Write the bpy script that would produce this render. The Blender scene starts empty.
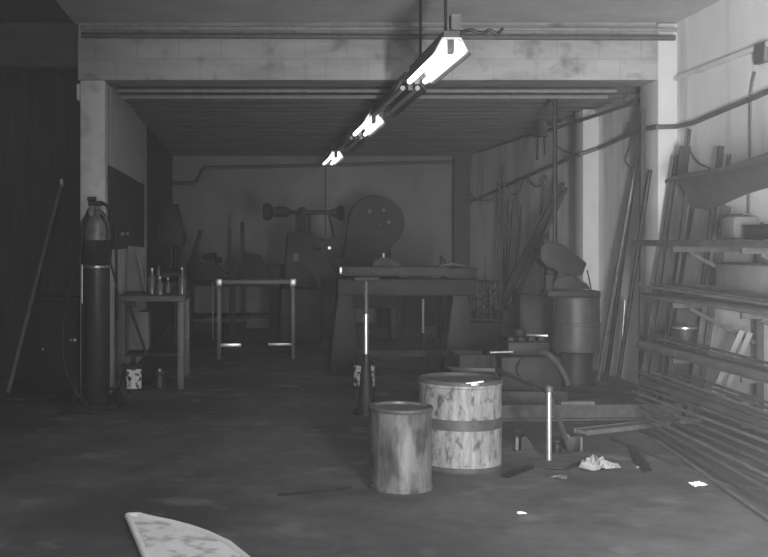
import bpy, bmesh, math, random
from mathutils import Vector, Matrix
random.seed(7)
C = bpy.context.scene.collection
PI = math.pi
# ---- the photograph's geometry: eye 1.6 m above the floor, looking along +Y ----
F, VX, VY, EYE = 1080.0, 245.0, 240.0, 1.6
def W(px, py, y): return Vector(((px - VX) * y / F, y, EYE - (py - VY) * y / F))
def XX(px, y): return (px - VX) * y / F
def ZZ(py, y): return EYE - (py - VY) * y / F
def YF(py): return EYE * F / (py - VY)
def FL(px, py): y = YF(py); return Vector((XX(px, y), y, 0))

# ---- materials (all greys: the place is seen in black and white) ----
def mat(name, v, rough=.75, metal=0.0, var=.3, scale=6.0, stretch=(1, 1, 1), bump=.15, dark=None, lo=.35, hi=.7, detail=6):
    m = bpy.data.materials.new(name); m.use_nodes = True
    nt = m.node_tree; n = nt.nodes; l = nt.links
    b = n['Principled BSDF']; b.inputs['Roughness'].default_value = rough; b.inputs['Metallic'].default_value = metal
    tc = n.new('ShaderNodeTexCoord'); mp = n.new('ShaderNodeMapping'); mp.inputs['Scale'].default_value = stretch
    l.new(tc.outputs['Object'], mp.inputs['Vector'])
    nz = n.new('ShaderNodeTexNoise'); nz.inputs['Scale'].default_value = scale; nz.inputs['Detail'].default_value = detail
    nz.inputs['Roughness'].default_value = .65
    l.new(mp.outputs['Vector'], nz.inputs['Vector'])
    cr = n.new('ShaderNodeValToRGB')
    d = v * (1 - var) if dark is None else dark
    u = min(.9, v * (1 + var * .6)) if dark is None else v
    cr.color_ramp.elements[0].position = lo; cr.color_ramp.elements[0].color = (d, d, d, 1)
    cr.color_ramp.elements[1].position = hi; cr.color_ramp.elements[1].color = (u, u, u, 1)
    l.new(nz.outputs['Fac'], cr.inputs['Fac']); l.new(cr.outputs['Color'], b.inputs['Base Color'])
    if bump:
        bp = n.new('ShaderNodeBump'); bp.inputs['Strength'].default_value = bump; bp.inputs['Distance'].default_value = .02
        l.new(nz.outputs['Fac'], bp.inputs['Height']); l.new(bp.outputs['Normal'], b.inputs['Normal'])
    return m
def second_noise(m, v, scale, lo, hi, stretch=(1, 1, 1), amount=1.0):
    """patches of another grey (grime, flaked paint, oil) laid over a material"""
    nt = m.node_tree; n = nt.nodes; l = nt.links; b = n['Principled BSDF']
    old = b.inputs['Base Color'].links[0].from_socket
    tc = n.new('ShaderNodeTexCoord'); mp = n.new('ShaderNodeMapping'); mp.inputs['Scale'].default_value = stretch
    mp.inputs['Location'].default_value = (3.1, 1.7, 5.3)
    l.new(tc.outputs['Object'], mp.inputs['Vector'])
    nz = n.new('ShaderNodeTexNoise'); nz.inputs['Scale'].default_value = scale; nz.inputs['Detail'].default_value = 8
    l.new(mp.outputs['Vector'], nz.inputs['Vector'])
    r = n.new('ShaderNodeMapRange'); r.inputs['From Min'].default_value = lo; r.inputs['From Max'].default_value = hi
    r.inputs['To Max'].default_value = amount
    l.new(nz.outputs['Fac'], r.inputs['Value'])
    mx = n.new('ShaderNodeMix'); mx.data_type = 'RGBA'; mx.inputs['B'].default_value = (v, v, v, 1)
    l.new(r.outputs['Result'], mx.inputs['Factor']); l.new(old, mx.inputs['A']); l.new(mx.outputs['Result'], b.inputs['Base Color'])
    return m
def glow(name, s):
    m = bpy.data.materials.new(name); m.use_nodes = True; b = m.node_tree.nodes['Principled BSDF']
    b.inputs['Base Color'].default_value = (.8, .8, .8, 1)
    b.inputs['Emission Color'].default_value = (1, 1, 1, 1); b.inputs['Emission Strength'].default_value = s
    return m
def blocks(m, amount):
    """faint seams of concrete blocks"""
    nt = m.node_tree; n = nt.nodes; l = nt.links; b = n['Principled BSDF']; old = b.inputs['Base Color'].links[0].from_socket
    tc = n.new('ShaderNodeTexCoord'); mp = n.new('ShaderNodeMapping'); mp.inputs['Rotation'].default_value = (PI / 2, 0, 0); l.new(tc.outputs['Object'], mp.inputs['Vector'])
    bt = n.new('ShaderNodeTexBrick'); bt.inputs['Scale'].default_value = 1; bt.inputs['Brick Width'].default_value = .42; bt.inputs['Row Height'].default_value = .21; bt.inputs['Mortar Size'].default_value = .012; bt.inputs['Mortar Smooth'].default_value = .6
    bt.inputs['Color1'].default_value = (1, 1, 1, 1); bt.inputs['Color2'].default_value = (.86, .86, .86, 1); bt.inputs['Mortar'].default_value = (.5, .5, .5, 1)
    l.new(mp.outputs['Vector'], bt.inputs['Vector'])
    mx = n.new('ShaderNodeMix'); mx.data_type = 'RGBA'; mx.blend_type = 'MULTIPLY'; mx.inputs['Factor'].default_value = amount
    l.new(old, mx.inputs['A']); l.new(bt.outputs['Color'], mx.inputs['B']); l.new(mx.outputs['Result'], b.inputs['Base Color']); return m
M = {}
M['floor'] = second_noise(mat('oily_concrete', .10, .8, var=.4, scale=3.2, bump=.3), .05, .8, .46, .6)
M['floor'] = second_noise(M['floor'], .2, 3.0, .58, .72, amount=.6)
M['wall'] = second_noise(mat('whitewash', .82, .9, var=.1, scale=1.2, stretch=(1, 1, .6), bump=.15), .36, 2.5, .52, .8, stretch=(1, 1, .25))
M['pier'] = second_noise(mat('painted_concrete', .6, .85, var=.06, scale=3, bump=.2), .5, 4, .6, .85)
M['oldpier'] = second_noise(mat('dusty_paint', .7, .85, var=.1, scale=3, bump=.2), .3, 5, .55, .85)
M['beam'] = blocks(second_noise(mat('beam_concrete', .40, .9, var=.25, scale=2.5, stretch=(.5, 1, 1.5), bump=.4), .18, 5, .55, .75), .28)
M['backwall'] = second_noise(mat('grimy_dimmed_whitewash', .26, .9, var=.12, scale=1.0, bump=.1), .18, 1.4, .5, .75)  # grime, plus grey lowered to imitate light falling off with depth
M['shade_and_board'] = mat('painted_shade_boards', .05, .85, var=.4, scale=3, stretch=(6, 1, .4), bump=.2)  # near-black: painted shade of the unlit left side, also the dark tool board
M['joist'] = mat('dark_joist_wood', .09, .85, var=.35, scale=3, stretch=(.4, 8, 8))
M['deck'] = mat('roof_deck', .08, .9, var=.35, scale=3, stretch=(.5, 4, 1))
M['frontceil'] = mat('plaster_ceiling', .5, .9, var=.15, scale=2)
M['pipe'] = mat('grimy_pipe', .10, .55, var=.3, scale=12)
M['palepipe'] = mat('pale_conduit', .25, .6, var=.2, scale=12)
M['iron'] = mat('black_iron', .03, .5, .3, var=.4, scale=14)
M['castiron'] = mat('greasy_cast_iron', .02, .6, .1, var=.4, scale=10, bump=.2)
M['steel'] = mat('worn_steel', .5, .38, .85, var=.3, scale=18, bump=.05)
M['bright'] = mat('bright_steel', .75, .3, .8, var=.15, scale=20, bump=.03)
M['greysteel'] = mat('dull_grey_steel', .14, .55, .4, var=.3, scale=10)
M['rust'] = mat('rusty_stock', .075, .75, .1, var=.4, scale=16, stretch=(1, .3, 1))
M['rust2'] = mat('pale_rusty_stock', .14, .7, .1, var=.35, scale=16, stretch=(1, .3, 1))
M['plank'] = mat('dark_plank', .06, .85, var=.35, scale=5, stretch=(8, 8, .5))
M['palewood'] = mat('pale_wood', .28, .8, var=.2, scale=5, stretch=(8, 8, .5))
M['bench'] = mat('bench_wood', .13, .8, var=.3, scale=6, stretch=(1, 6, 6))
M['board'] = mat('pale_board', .22, .85, var=.2, scale=6)
M['darkcloth'] = mat('dark_wrap', .03, .9, var=.4, scale=12)
M['cyl'] = mat('cylinder_paint', .05, .4, .2, var=.3, scale=10)
M['cylpale'] = mat('cylinder_shoulder_paint', .22, .4, .1, var=.4, scale=18)
M['rubber'] = mat('rubber', .03, .6, var=.2)
M['glass'] = mat('dusty_bottle', .12, .12, var=.2)
M['white'] = mat('white_paper', .85, .7, var=.06, scale=9)
M['greypaper'] = mat('soft_grey_paper', .62, .8, var=.2, scale=14)
M['panelwhite'] = second_noise(mat('scuffed_white', .85, .6, var=.06, scale=5), .5, 9, .5, .62)
M['paperscrap'] = mat('dirty_paper', .3, .8, var=.25, scale=14)
M['oiled'] = mat('oiled_steel', .38, .3, .8, var=.25, scale=14, bump=.02)
M['reflector'] = mat('white_enamel', .75, .5, var=.08)
M['housing'] = mat('fixture_steel', .09, .6, var=.2)
M['tubeoff'] = mat('unlit_tube', .55, .3, var=.05)
M['tube'] = glow('lit_tube', 4.0)
M['drum'] = second_noise(mat('drum_paint', .085, .5, .2, var=.3, scale=6, stretch=(2, 2, .5)), .06, 7, .5, .75)
M['sheet'] = mat('dark_sheet_steel', .10, .7, .1, var=.25, scale=4)
M['tank'] = mat('grey_tank_paint', .2, .7, var=.2, scale=5)
M['barrel_grey'] = second_noise(mat('streaked_barrel', .19, .5, .15, scale=7, stretch=(2.2, 2.2, .35), bump=.1, dark=.06, lo=.34, hi=.6), .035, 8, .5, .64, stretch=(1.5, 1.5, .55), amount=.85)
M['barrel_white'] = second_noise(mat('flaked_white_barrel', .27, .6, var=.45, scale=11, stretch=(2.2, 2.2, .45), bump=.1), .045, 17, .53, .66, stretch=(1.2, 1.2, .75), amount=.9)
M['barrel_band'] = mat('grimy_band', .09, .6, .2, var=.3, scale=12)
M['label'] = second_noise(mat('peeling_label', .8, .7, var=.1, scale=10, bump=0), .04, 26, .50, .56)
M['darkbox'] = mat('dark_painted_wood', .02, .7, var=.3, scale=6)

# ---- mesh collecting ----
class MB:
    def __init__(s): s.bm = bmesh.new()
    def box(s, a, b, bevel=0.0, mtx=None):
        a, b = Vector(a), Vector(b)
        r = bmesh.ops.create_cube(s.bm, size=1)
        sz = b - a; c = (a + b) / 2
        for v in r['verts']:
            v.co = Vector((v.co.x * sz.x, v.co.y * sz.y, v.co.z * sz.z)) + c
            if mtx: v.co = mtx @ v.co
        if bevel:
            es = list({e for v in r['verts'] for e in v.link_edges})
            bmesh.ops.bevel(s.bm, geom=es, offset=bevel, segments=2, affect='EDGES', profile=.5)
        return s
    def bar(s, p, q, w, d, up=(0, 0, 1), bevel=0.0):
        """rectangular bar from p to q; w across, d along 'up'"""
        p, q = Vector(p), Vector(q); z = (q - p); L = z.length; z.normalize()
        x = Vector(up).cross(z)
        if x.length < 1e-4: x = Vector((1, 0, 0)).cross(z)
        x.normalize(); y = z.cross(x)
        m = Matrix(((x.x, y.x, z.x, p.x), (x.y, y.y, z.y, p.y), (x.z, y.z, z.z, p.z), (0, 0, 0, 1)))
        return s.box((-w / 2, -d / 2, 0), (w / 2, d / 2, L), bevel, m)
    def ring(s, c, x, y, r, n): return [s.bm.verts.new(c + x * (r * math.cos(2 * PI * i / n)) + y * (r * math.sin(2 * PI * i / n))) for i in range(n)]
    def tube(s, pts, r, n=10, caps=True):
        pts = [Vector(p) for p in pts]; rs = r if isinstance(r, (list, tuple)) else [r] * len(pts)
        prev = None; x = None
        for i, p in enumerate(pts):
            t = (pts[min(i + 1, len(pts) - 1)] - pts[max(i - 1, 0)]).normalized()
            if x is None:
                x = t.orthogonal().normalized()
            else:
                x = (x - t * x.dot(t)).normalized()
            y = t.cross(x)
            cur = s.ring(p, x, y, rs[i], n)
            if prev:
                for k in range(n): s.bm.faces.new((prev[k], prev[(k + 1) % n], cur[(k + 1) % n], cur[k]))
            elif caps: s.bm.faces.new(list(reversed(cur)))
            prev = cur
        if caps: s.bm.faces.new(prev)
        return s
    def lathe(s, prof, c=(0, 0, 0), axis='Z', n=40):
        """prof: list of (radius, height)"""
        c = Vector(c); A = {'Z': ((1, 0, 0), (0, 1, 0), (0, 0, 1)), 'X': ((0, 1, 0), (0, 0, 1), (1, 0, 0)), 'Y': ((0, 0, 1), (1, 0, 0), (0, 1, 0))}[axis] if isinstance(axis, str) else None
        if A is None:
            z = Vector(axis).normalized(); x = z.orthogonal().normalized(); y = z.cross(x)
        else: x, y, z = (Vector(a) for a in A)
        prev = None
        for r, h in prof:
            cur = [s.bm.verts.new(c + z * h)] if r < 1e-6 else s.ring(c + z * h, x, y, r, n)
            if prev:
                if len(prev) == 1 and len(cur) > 1:
                    for k in range(n): s.bm.faces.new((prev[0], cur[(k + 1) % n], cur[k]))
                elif len(cur) == 1 and len(prev) > 1:
                    for k in range(n): s.bm.faces.new((prev[k], prev[(k + 1) % n], cur[0]))
                else:
                    for k in range(n): s.bm.faces.new((prev[k], prev[(k + 1) % n], cur[(k + 1) % n], cur[k]))
            prev = cur
        return s
    def prism(s, pts, d, bevel=0.0):
        """pts: 3-D outline (planar), pushed along vector d"""
        d = Vector(d)
        a = [s.bm.verts.new(Vector(p)) for p in pts]; b = [s.bm.verts.new(Vector(p) + d) for p in pts]
        n = len(a); fs = [s.bm.faces.new(a), s.bm.faces.new(list(reversed(b)))]
        for k in range(n): fs.append(s.bm.faces.new((a[(k + 1) % n], a[k], b[k], b[(k + 1) % n])))
        if bevel:
            es = list({e for f in fs for e in f.edges})
            bmesh.ops.bevel(s.bm, geom=es, offset=bevel, segments=2, affect='EDGES', profile=.5)
        return s
    def sheet(s, fn, nu, nv, th):
        """curved sheet: fn(u, v) -> point, given real thickness by pushing along -Z"""
        g = [[[s.bm.verts.new(Vector(fn(i / nu, j / nv)) - Vector((0, 0, k * th))) for j in range(nv + 1)] for i in range(nu + 1)] for k in (0, 1)]
        for i in range(nu):
            for j in range(nv):
                s.bm.faces.new((g[0][i][j], g[0][i + 1][j], g[0][i + 1][j + 1], g[0][i][j + 1]))
                s.bm.faces.new((g[1][i][j], g[1][i][j + 1], g[1][i + 1][j + 1], g[1][i + 1][j]))
        for i in range(nu):
            for j in (0, nv): s.bm.faces.new((g[0][i][j], g[0][i + 1][j], g[1][i + 1][j], g[1][i][j]))
        for j in range(nv):
            for i in (0, nu): s.bm.faces.new((g[0][i][j], g[0][i][j + 1], g[1][i][j + 1], g[1][i][j]))
        return s
    def build(s, name, m, parent=None, smooth=True):
        bm = s.bm
        bmesh.ops.recalc_face_normals(bm, faces=bm.faces)
        if parent is not None:
            loc = parent.location if parent.parent is None else parent.parent.location
            bmesh.ops.translate(bm, verts=bm.verts, vec=-Vector(loc))
        else:
            zs = [v.co.z for v in bm.verts]; cx = sum(v.co.x for v in bm.verts) / len(zs); cy = sum(v.co.y for v in bm.verts) / len(zs)
            loc = Vector((cx, cy, min(zs)))
            bmesh.ops.translate(bm, verts=bm.verts, vec=-loc)
        me = bpy.data.meshes.new(name); bm.to_mesh(me); bm.free()
        o = bpy.data.objects.new(name, me); C.objects.link(o); me.materials.append(M[m] if isinstance(m, str) else m)
        if smooth:
            for p in me.polygons: p.use_smooth = True
            me.set_sharp_from_angle(angle=math.radians(35))
        if parent is not None: o.parent = parent
        else: o.location = loc
        return o
def tag(o, label=None, cat=None, group=None, kind=None):
    if label: o['label'] = label
    if cat: o['category'] = cat
    if group: o['group'] = group
    if kind: o['kind'] = kind
    return o
def thing(name, label, cat, loc, group=None):
    o = bpy.data.objects.new(name, None); C.objects.link(o); o.location = Vector(loc); o.empty_display_size = .1
    return tag(o, label, cat, group)
def struct(name, mb, m): return tag(mb.build(name, m), kind='structure')
def B(a, b, bevel=0.0): return MB().box(a, b, bevel)
def T(pts, r, n=10): return MB().tube(pts, r, n)
def curve_pts(ctrl, n=10):
    """smooth path through control points (Catmull-Rom)"""
    c = [Vector(p) for p in ctrl]; c = [c[0]] + c + [c[-1]]; out = []
    for i in range(1, len(c) - 2):
        for k in range(n):
            t = k / n; a, b, d, e = c[i - 1], c[i], c[i + 1], c[i + 2]
            out.append(.5 * ((2 * b) + (d - a) * t + (2 * a - 5 * b + 4 * d - e) * t * t + (3 * b - a - 3 * d + e) * t ** 3))
    out.append(c[-2]); return out

WR = 4.33      # inner face of the right-hand wall
WL = -1.40     # inner face of the left-hand wall of the back bay
Y1, Y2 = 10.8, 21.0
# ================= SETTING =================
struct('floor', B((-5, -3, -.15), (4.6, 21.2, 0)), 'floor')
struct('wall_back', B((-1.6, Y2, 0), (4.6, Y2 + .2, 3.4)), 'backwall')
struct('wall_right', B((WR, 7.2, 0), (WR + .25, Y2, 3.9)), 'wall')
struct('wall_left', B((WL - .2, Y1 + .45, 0), (WL, 15.4, 3.33)), 'oldpier')
struct('wall_left_rear', B((WL - .2, 15.4, 0), (WL - .01, Y2, 3.33)), 'shade_and_board')  # darkness of the unlit rear is put into this wall's colour
struct('wall_left_side', B((-5, 12.4, 0), (WL - .25, 12.6, 3.9)), 'shade_and_board')  # dark wall standing in for the unlit space of the left bay
struct('wall_left_front', B((-5.1, -3, 0), (-4.9, 12.4, 3.9)), 'shade_and_board')
struct('ceiling', B((-1.6, Y1 + .45, 3.33), (4.6, Y2 + .2, 3.43)), 'deck')
struct('ceiling_front', B((-1.72, -3, 3.78), (4.6, Y1 + .4, 3.9)), 'frontceil')
struct('ceiling_left', B((-5, -3, 3.8), (-1.73, 12.6, 3.92)), 'shade_and_board')
j = MB()
y = Y1 + 1.0
while y < Y2 - .1:
    j.box((WL, y, 3.21), (WR - .001, y + .07, 3.329)); y += .42
struct('trim_1', j, 'joist')
struct('beam', MB().box((WL - .27, Y1, 3.2), (WR - .2, Y1 + .45, 3.62)).box((WL - .27, Y1 + .03, 3.621), (WR - .2, Y1 + .4, 3.78)), 'beam')
struct('beam_left', B((-5, Y1 + .1, 3.35), (WL - .271, Y1 + .4, 3.79)), 'deck')
struct('pillar_left', MB().box((WL - .25, Y1, 0), (WL, Y1 + .44, 3.199), .015), 'oldpier')
struct('pillar_left_cap', MB().box((WL - .29, Y1 + .02, 3.0), (WL - .251, Y1 + .4, 3.17), .015), 'oldpier')
struct('pillar_right', MB().box((WR - .2, Y1, 0), (WR - .001, Y1 + .5, 3.77), .015), 'pier')
struct('pillar_right_middle', B((WR - .2, 13.2, 0), (WR - .001, 13.55, 3.2), .015), 'pier')
struct('pillar_corner', B((WR - .31, Y2 - .25, 0), (WR - .002, Y2 - .001, 3.2), .01), 'joist')
# wall-top ledge on the right
struct('trim_2', MB().box((WR - .05, 7.2, 3.19), (WR - .001, Y1 - .01, 3.23)).box((WR - .05, Y1 + .51, 3.14), (WR - .001, 13.19, 3.2)), 'oldpier')

# ================= PIPES AND CABLES =================
def pipe(name, pts, r, m, label, cat, group=None, n=8):
    return tag(T(pts, r, n).build(name, m), label, cat, group)
pipe('ceiling_pipe', [(-1.6, 10.55, 3.60), (4.2, 10.55, 3.575)], .028, 'pipe', 'dark pipe running across the face of the concrete beam', 'pipe')
pipe('ceiling_conduit', [(-1.6, 10.5, 3.665), (4.2, 10.5, 3.645)], .02, 'palepipe', 'pale conduit just above the dark pipe across the beam', 'conduit')
pipe('beam_pipe', [(WL + .05, 11.35, 3.17), (3.9, 11.35, 3.165)], .02, 'palepipe', 'pale pipe tucked under the rear edge of the beam', 'pipe')
pipe('beam_pipe', [(WL + .05, 11.62, 3.14), (3.9, 11.62, 3.14)], .022, 'palepipe', 'second pale pipe behind the beam, closer to the joists', 'pipe')
pipe('wall_pipe', curve_pts([W(170, 183, 20.93), W(193, 183, 20.93), W(199, 177, 20.93), W(205, 168, 20.93), W(225, 167.5, 20.93), W(330, 165, 20.93), W(451, 162, 20.93)], 6), .035, 'pipe', 'dark pipe with a step in it along the top of the back wall', 'pipe')
def onwall(px, py, off=.04):
    x = WR - off; y = x * F / (px - VX); return Vector((x, y, ZZ(py, y)))
def V3(x, y, py): return Vector((x, y, ZZ(py, y)))
cd = [onwall(790, 82), onwall(758, 96), onwall(720, 111.5), onwall(693, 123), W(676, 126.5, 10.765), W(657, 127, 10.765), V3(4.095, 11.0, 128.5), V3(4.095, 11.33, 131.5), onwall(626, 136), onwall(605, 145.5), onwall(598.5, 148), V3(4.095, 13.165, 154), V3(4.095, 13.59, 157.5), onwall(566, 160), onwall(530, 175), onwall(470, 202)]
pipe('wall_conduit', cd, .024, 'pipe', 'dark conduit sloping along the right wall and over both pillars', 'conduit')
pipe('eaves_pipe', [onwall(640, 101, .1), onwall(600, 114, .25), onwall(560, 127, .2), onwall(528, 136, .12), onwall(505, 143, .1), onwall(478, 152, .1)], .022, 'pipe', 'thin dark pipe along the top of the right wall under the joists', 'pipe')
pipe('wall_cable', curve_pts([onwall(755, 72, .03), onwall(751, 95, .03), onwall(750, 150, .03), onwall(749, 200, .03), onwall(749, 236, .03)], 5), .009, 'pipe', 'thin cable hanging straight down the right wall behind the shelf', 'cable')
pipe('wall_cable', curve_pts([onwall(574, 157), onwall(577, 170), onwall(578, 200), onwall(580, 250), onwall(582, 290)], 5), .012, 'iron', 'cable dropping from the sloping conduit beside the middle pillar', 'cable')
pipe('hanging_wire', curve_pts([onwall(628, 122, .03), onwall(631, 140, .03), onwall(627, 155, .03), onwall(626, 162, .03), onwall(632, 169, .03)], 6), .007, 'pipe', 'short curly wire hanging on the wall between the two right pillars', 'wire')
pipe('swag_cable', curve_pts([onwall(467, 186, .1), onwall(475, 199, .1), onwall(492, 199, .1), onwall(504, 182, .1), onwall(510, 192, .1), onwall(518, 193, .1), onwall(525, 177, .1), onwall(533, 185, .1), onwall(540, 186, .1), onwall(547, 175, .1), onwall(545, 190, .1), onwall(541, 215, .1)], 6), .011, 'pipe', 'cable sagging in loops below the conduit at the far end', 'cable')
pipe('swag_wire', curve_pts([onwall(556, 145), onwall(562, 150), onwall(570, 153), onwall(576, 156)], 5), .008, 'pipe', 'short sagging wire from the drop pipe to the conduit', 'wire')
pipe('hanging_wire', curve_pts([onwall(690, 150, .03), onwall(693, 156, .03), onwall(699, 163, .03), onwall(705, 166, .03), onwall(712, 170, .03)], 6), .009, 'pipe', 'curved wire on the right wall above the top sheet of the rack', 'wire')
jb = thing('junction_box', 'dark junction box near the ceiling at the middle of the right wall', 'box', W(541, 130, 14.7))
B(W(534, 137, 14.72), W(547, 121, 14.6), .01).build('body', 'iron', jb)
T([W(538, 135, 14.66), W(537, 160, 14.66)], .014).build('tail', 'iron', jb); T([W(544, 135, 14.66), W(545, 155, 14.66)], .012).build('tail', 'iron', jb)
pipe('drop_pipe', [W(555, 94, 11.92), W(555, 243, 11.92)], .026, 'iron', 'dark vertical pipe dropping from the ceiling to the tilted machine on the drum', 'pipe')
pipe('hanging_wire', [W(325.5, 164, 18.3), W(325.5, 236, 18.3)], .008, 'iron', 'thin wire hanging down below the farthest lit lamp', 'wire')
sw = thing('wall_lamp', 'small lamp with a pale bulb on a dark bracket at the left ceiling', 'lamp', W(150, 118, 15.6))
B(W(146, 127, 15.6), W(152, 118, 15.5), .01).build('bracket', 'iron', sw)
MB().lathe([(0, -.07), (.03, -.06), (.045, -.02), (.03, .04), (.02, .07), (0, .075)], W(150.5, 113.5, 15.5), n=14).build('bulb', 'reflector', sw)
sb = thing('switch_box', 'dark box fixed high on the right wall near the ceiling', 'box', onwall(758, 55, .03))
B((WR - .06, 8.88, 3.07), (WR - .002, 9.07, 3.24), .008).build('body', 'greysteel', sb)

# ================= LAMPS =================
def fixture(y0, y1, lit, label, z=3.03, x=1.56):
    r = thing('fluorescent_light', label, 'lamp', (x, (y0 + y1) / 2, z), 'row of fluorescent lights under the ceiling')
    top = 3.78 if y1 < 10.5 else 3.21
    m = MB(); w = .135
    prof = [(-w, -.01), (-.07, .10), (.07, .10), (w, -.01), (w - .012, -.01), (.062, .088), (-.062, .088), (-w + .012, -.01)]
    m.prism([(x + a, y0, z + b) for a, b in prof], (0, y1 - y0, 0)); m.build('reflector', 'reflector' if lit else 'housing', r)  # unlit fixtures get a dark reflector, the missing light put into its colour
    sh = MB()   # dark outer skin of the reflector
    for s_ in (-1, 1):
        sh.prism([(x + s_ * (w + .004), y0 - .002, z - .03), (x + s_ * .072, y0 - .002, z + .101), (x + s_ * .065, y0 - .002, z + .115), (x + s_ * (w + .014), y0 - .002, z - .03)], (0, y1 - y0 + .004, 0))
    sh.box((x - .06, y0, z + .101), (x + .06, y1, z + .15)); sh.build('housing', 'housing', r)
    for s_ in (-1, 1):
        T([(x + s_ * .07, y0 + .05, z + .005), (x + s_ * .07, y1 - .08, z + .005)], .024, 12).build('tube', 'tube' if lit else 'tubeoff', r)
    for yy in (y0 + .03, y1 - .06):
        MB().box((x - .025, yy, z - .02), (x + .025, yy + .03, z + .088), .006).build('lamp_holder', 'greysteel', r)
    for yy in (y0 + .25, y1 - .25):
        T([(x, yy, z + .149), (x, yy, top)], .012, 8).build('hanger', 'iron', r)
fixture(8.15, 9.85, True, 'nearest lit fluorescent light, in front of the concrete beam')
fixture(10.15, 12.4, False, 'unlit dark fluorescent light just behind the nearest lit one')
fixture(13.05, 14.75, True, 'lit fluorescent light in the middle of the ceiling row')
fixture(15.1, 17.3, False, 'unlit fluorescent light between the two smaller lit ones')
fixture(18.5, 20.4, True, 'smallest and farthest lit fluorescent light near the back wall')
ch = thing('lamp_bracket', 'twisted dark chain and bracket on the ceiling by the nearest lamp', 'bracket', (1.75, 8.3, 3.7))
MB().tube(curve_pts([W(458, 33, 8.3), W(470, 30, 8.3), W(482, 33, 8.3), W(490, 30, 8.3), W(497, 34, 8.3), W(503, 28, 8.3)], 5), .014, 8).build('chain', 'iron', ch)
B(W(449, 32.5, 8.35), W(461, 14, 8.25)).build('plate', 'greysteel', ch)

# ================= FOREGROUND BARRELS =================
def drum(r, h, beads=(), n=56):
    p = [(0, .015), (r - .015, .015), (r - .012, 0), (r + .006, 0), (r + .006, .018), (r, .026)]
    for b in beads: p += [(r, b - .012), (r + .007, b - .004), (r + .007, b + .004), (r, b + .012)]
    p += [(r, h - .026), (r + .006, h - .018), (r + .006, h), (r - .012, h), (r - .014, h - .02)]
    return p
b1 = thing('grease_barrel', 'smaller grey streaked metal barrel standing in front of the white one', 'barrel', (1.008, 7.0, 0))
MB().lathe(drum(.2, .524), b1.location, n=56).build('body', 'barrel_grey', b1)
MB().lathe([(.187, .500), (.187, .510), (.15, .504), (.06, .512), (0, .506)], b1.location, n=40).build('lid', 'barrel_band', b1)
MB().lathe([(.207, .500), (.211, .506), (.211, .520), (.207, .526), (.2005, .526), (.2005, .500)], b1.location, n=56).build('rim', 'barrel_band', b1)
b2 = thing('oil_drum', 'larger white flaking drum with a dark band round its middle', 'barrel', (1.525, 7.66, 0))
L2 = b2.location
MB().lathe(drum(.288, .60), L2, n=64).build('body', 'barrel_white', b2)
MB().lathe([(.2885, .29), (.293, .292), (.293, .362), (.2885, .364)], L2, n=64).build('band', 'barrel_band', b2)
MB().lathe([(.2945, 0.0), (.2965, .004), (.2965, .03), (.2895, .036)], L2, n=64).build('bottom_rim', 'barrel_band', b2)
cr_ = MB().lathe([(.28, .60), (.291, .598), (.298, .603), (.298, .622), (.29, .628), (.278, .626), (.275, .607)], L2, n=64).build('clamp_ring', 'barrel_band', b2)
MB().lathe([(.276, .604), (.25, .612), (.245, .605), (.12, .610), (0, .608)], L2, n=48).build('lid', 'barrel_band', b2)
MB().box(L2 + Vector((.01, -.312, .600)), L2 + Vector((.07, -.290, .632)), .006).tube([L2 + Vector((-.02, -.302, .622)), L2 + Vector((.10, -.298, .635))], .009).build('clamp_lever', 'steel', cr_)

# ================= FLOOR LITTER =================
def crumple(cx, cy, r, z, seed, name, m, label, cat='paper'):
    rnd = random.Random(seed); mb = MB(); H_ = {}
    def f(u, v):
        a = u * 2 * PI; rr = r * v * (1 + .3 * math.sin(3 * a + seed) + .22 * math.sin(7 * a + 2 * seed))
        k = (round(u * 24) % 24, round(v * 7))
        if k[1] == 0: k = (0, 0)
        if k not in H_: H_[k] = rnd.random()
        return (cx + rr * math.cos(a), cy + rr * math.sin(a) * .8, .006 + z * (1 - v * .6) * H_[k])
    mb.sheet(f, 24, 7, .003)
    bmesh.ops.remove_doubles(mb.bm, verts=mb.bm.verts, dist=.0004)
    return tag(mb.build(name, m, smooth=False), label, cat)
p = FL(596, 469); crumple(p.x, p.y, .12, .11, 3, 'crumpled_paper', 'paperscrap', 'pale crumpled paper on the floor in front of the pipe trestle')
p = FL(560, 478); crumple(p.x, p.y, .05, .02, 5, 'crumpled_paper', 'rust2', 'dull scrap of paper on the floor left of the pale crumpled one')
p = FL(697, 486); crumple(p.x, p.y, .045, .03, 8, 'paper_scrap', 'white', 'small white scrap on the floor at the right, near the rods')
p = FL(521, 514); crumple(p.x, p.y, .024, .012, 9, 'paper_scrap', 'white', 'tiny white scrap on the open floor in front of the white drum')
p = FL(641, 468); crumple(p.x, p.y, .026, .012, 12, 'paper_scrap', 'paperscrap', 'tiny pale scrap on the floor beside the bent dark blade')
# white panel at the bottom edge
wp = thing('white_panel', 'white panel with a raised rim on the floor at the bottom left', 'panel', FL(170, 545))
out = [(128, 520), (139, 519.5), (152, 523), (172, 527), (190, 532), (207, 538), (228, 548), (262, 575), (150, 575), (140, 548)]
MB().prism([FL(a, b) + Vector((0, 0, .012)) for a, b in out], (0, 0, .012)).build('plate', 'panelwhite', wp)
MB().tube([FL(a, b) + Vector((0, 0, .022)) for a, b in out + out[:1]], .02, 10).build('rim', 'white', wp)
def flat(name, pts, th, m, label, cat): return tag(MB().prism([FL(a, b) + Vector((0, 0, .001)) for a, b in pts], (0, 0, th)).build(name, m, smooth=False), label, cat)
def seg(name, a, b, w, h, m, label, cat, group=None):
    pa, pb = FL(*a), FL(*b); return tag(MB().bar(pa + Vector((0, 0, h / 2 + .001)), pb + Vector((0, 0, h / 2 + .001)), w, h, (0, 0, 1), min(w, h) * .2).build(name, m), label, cat, group)
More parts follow.
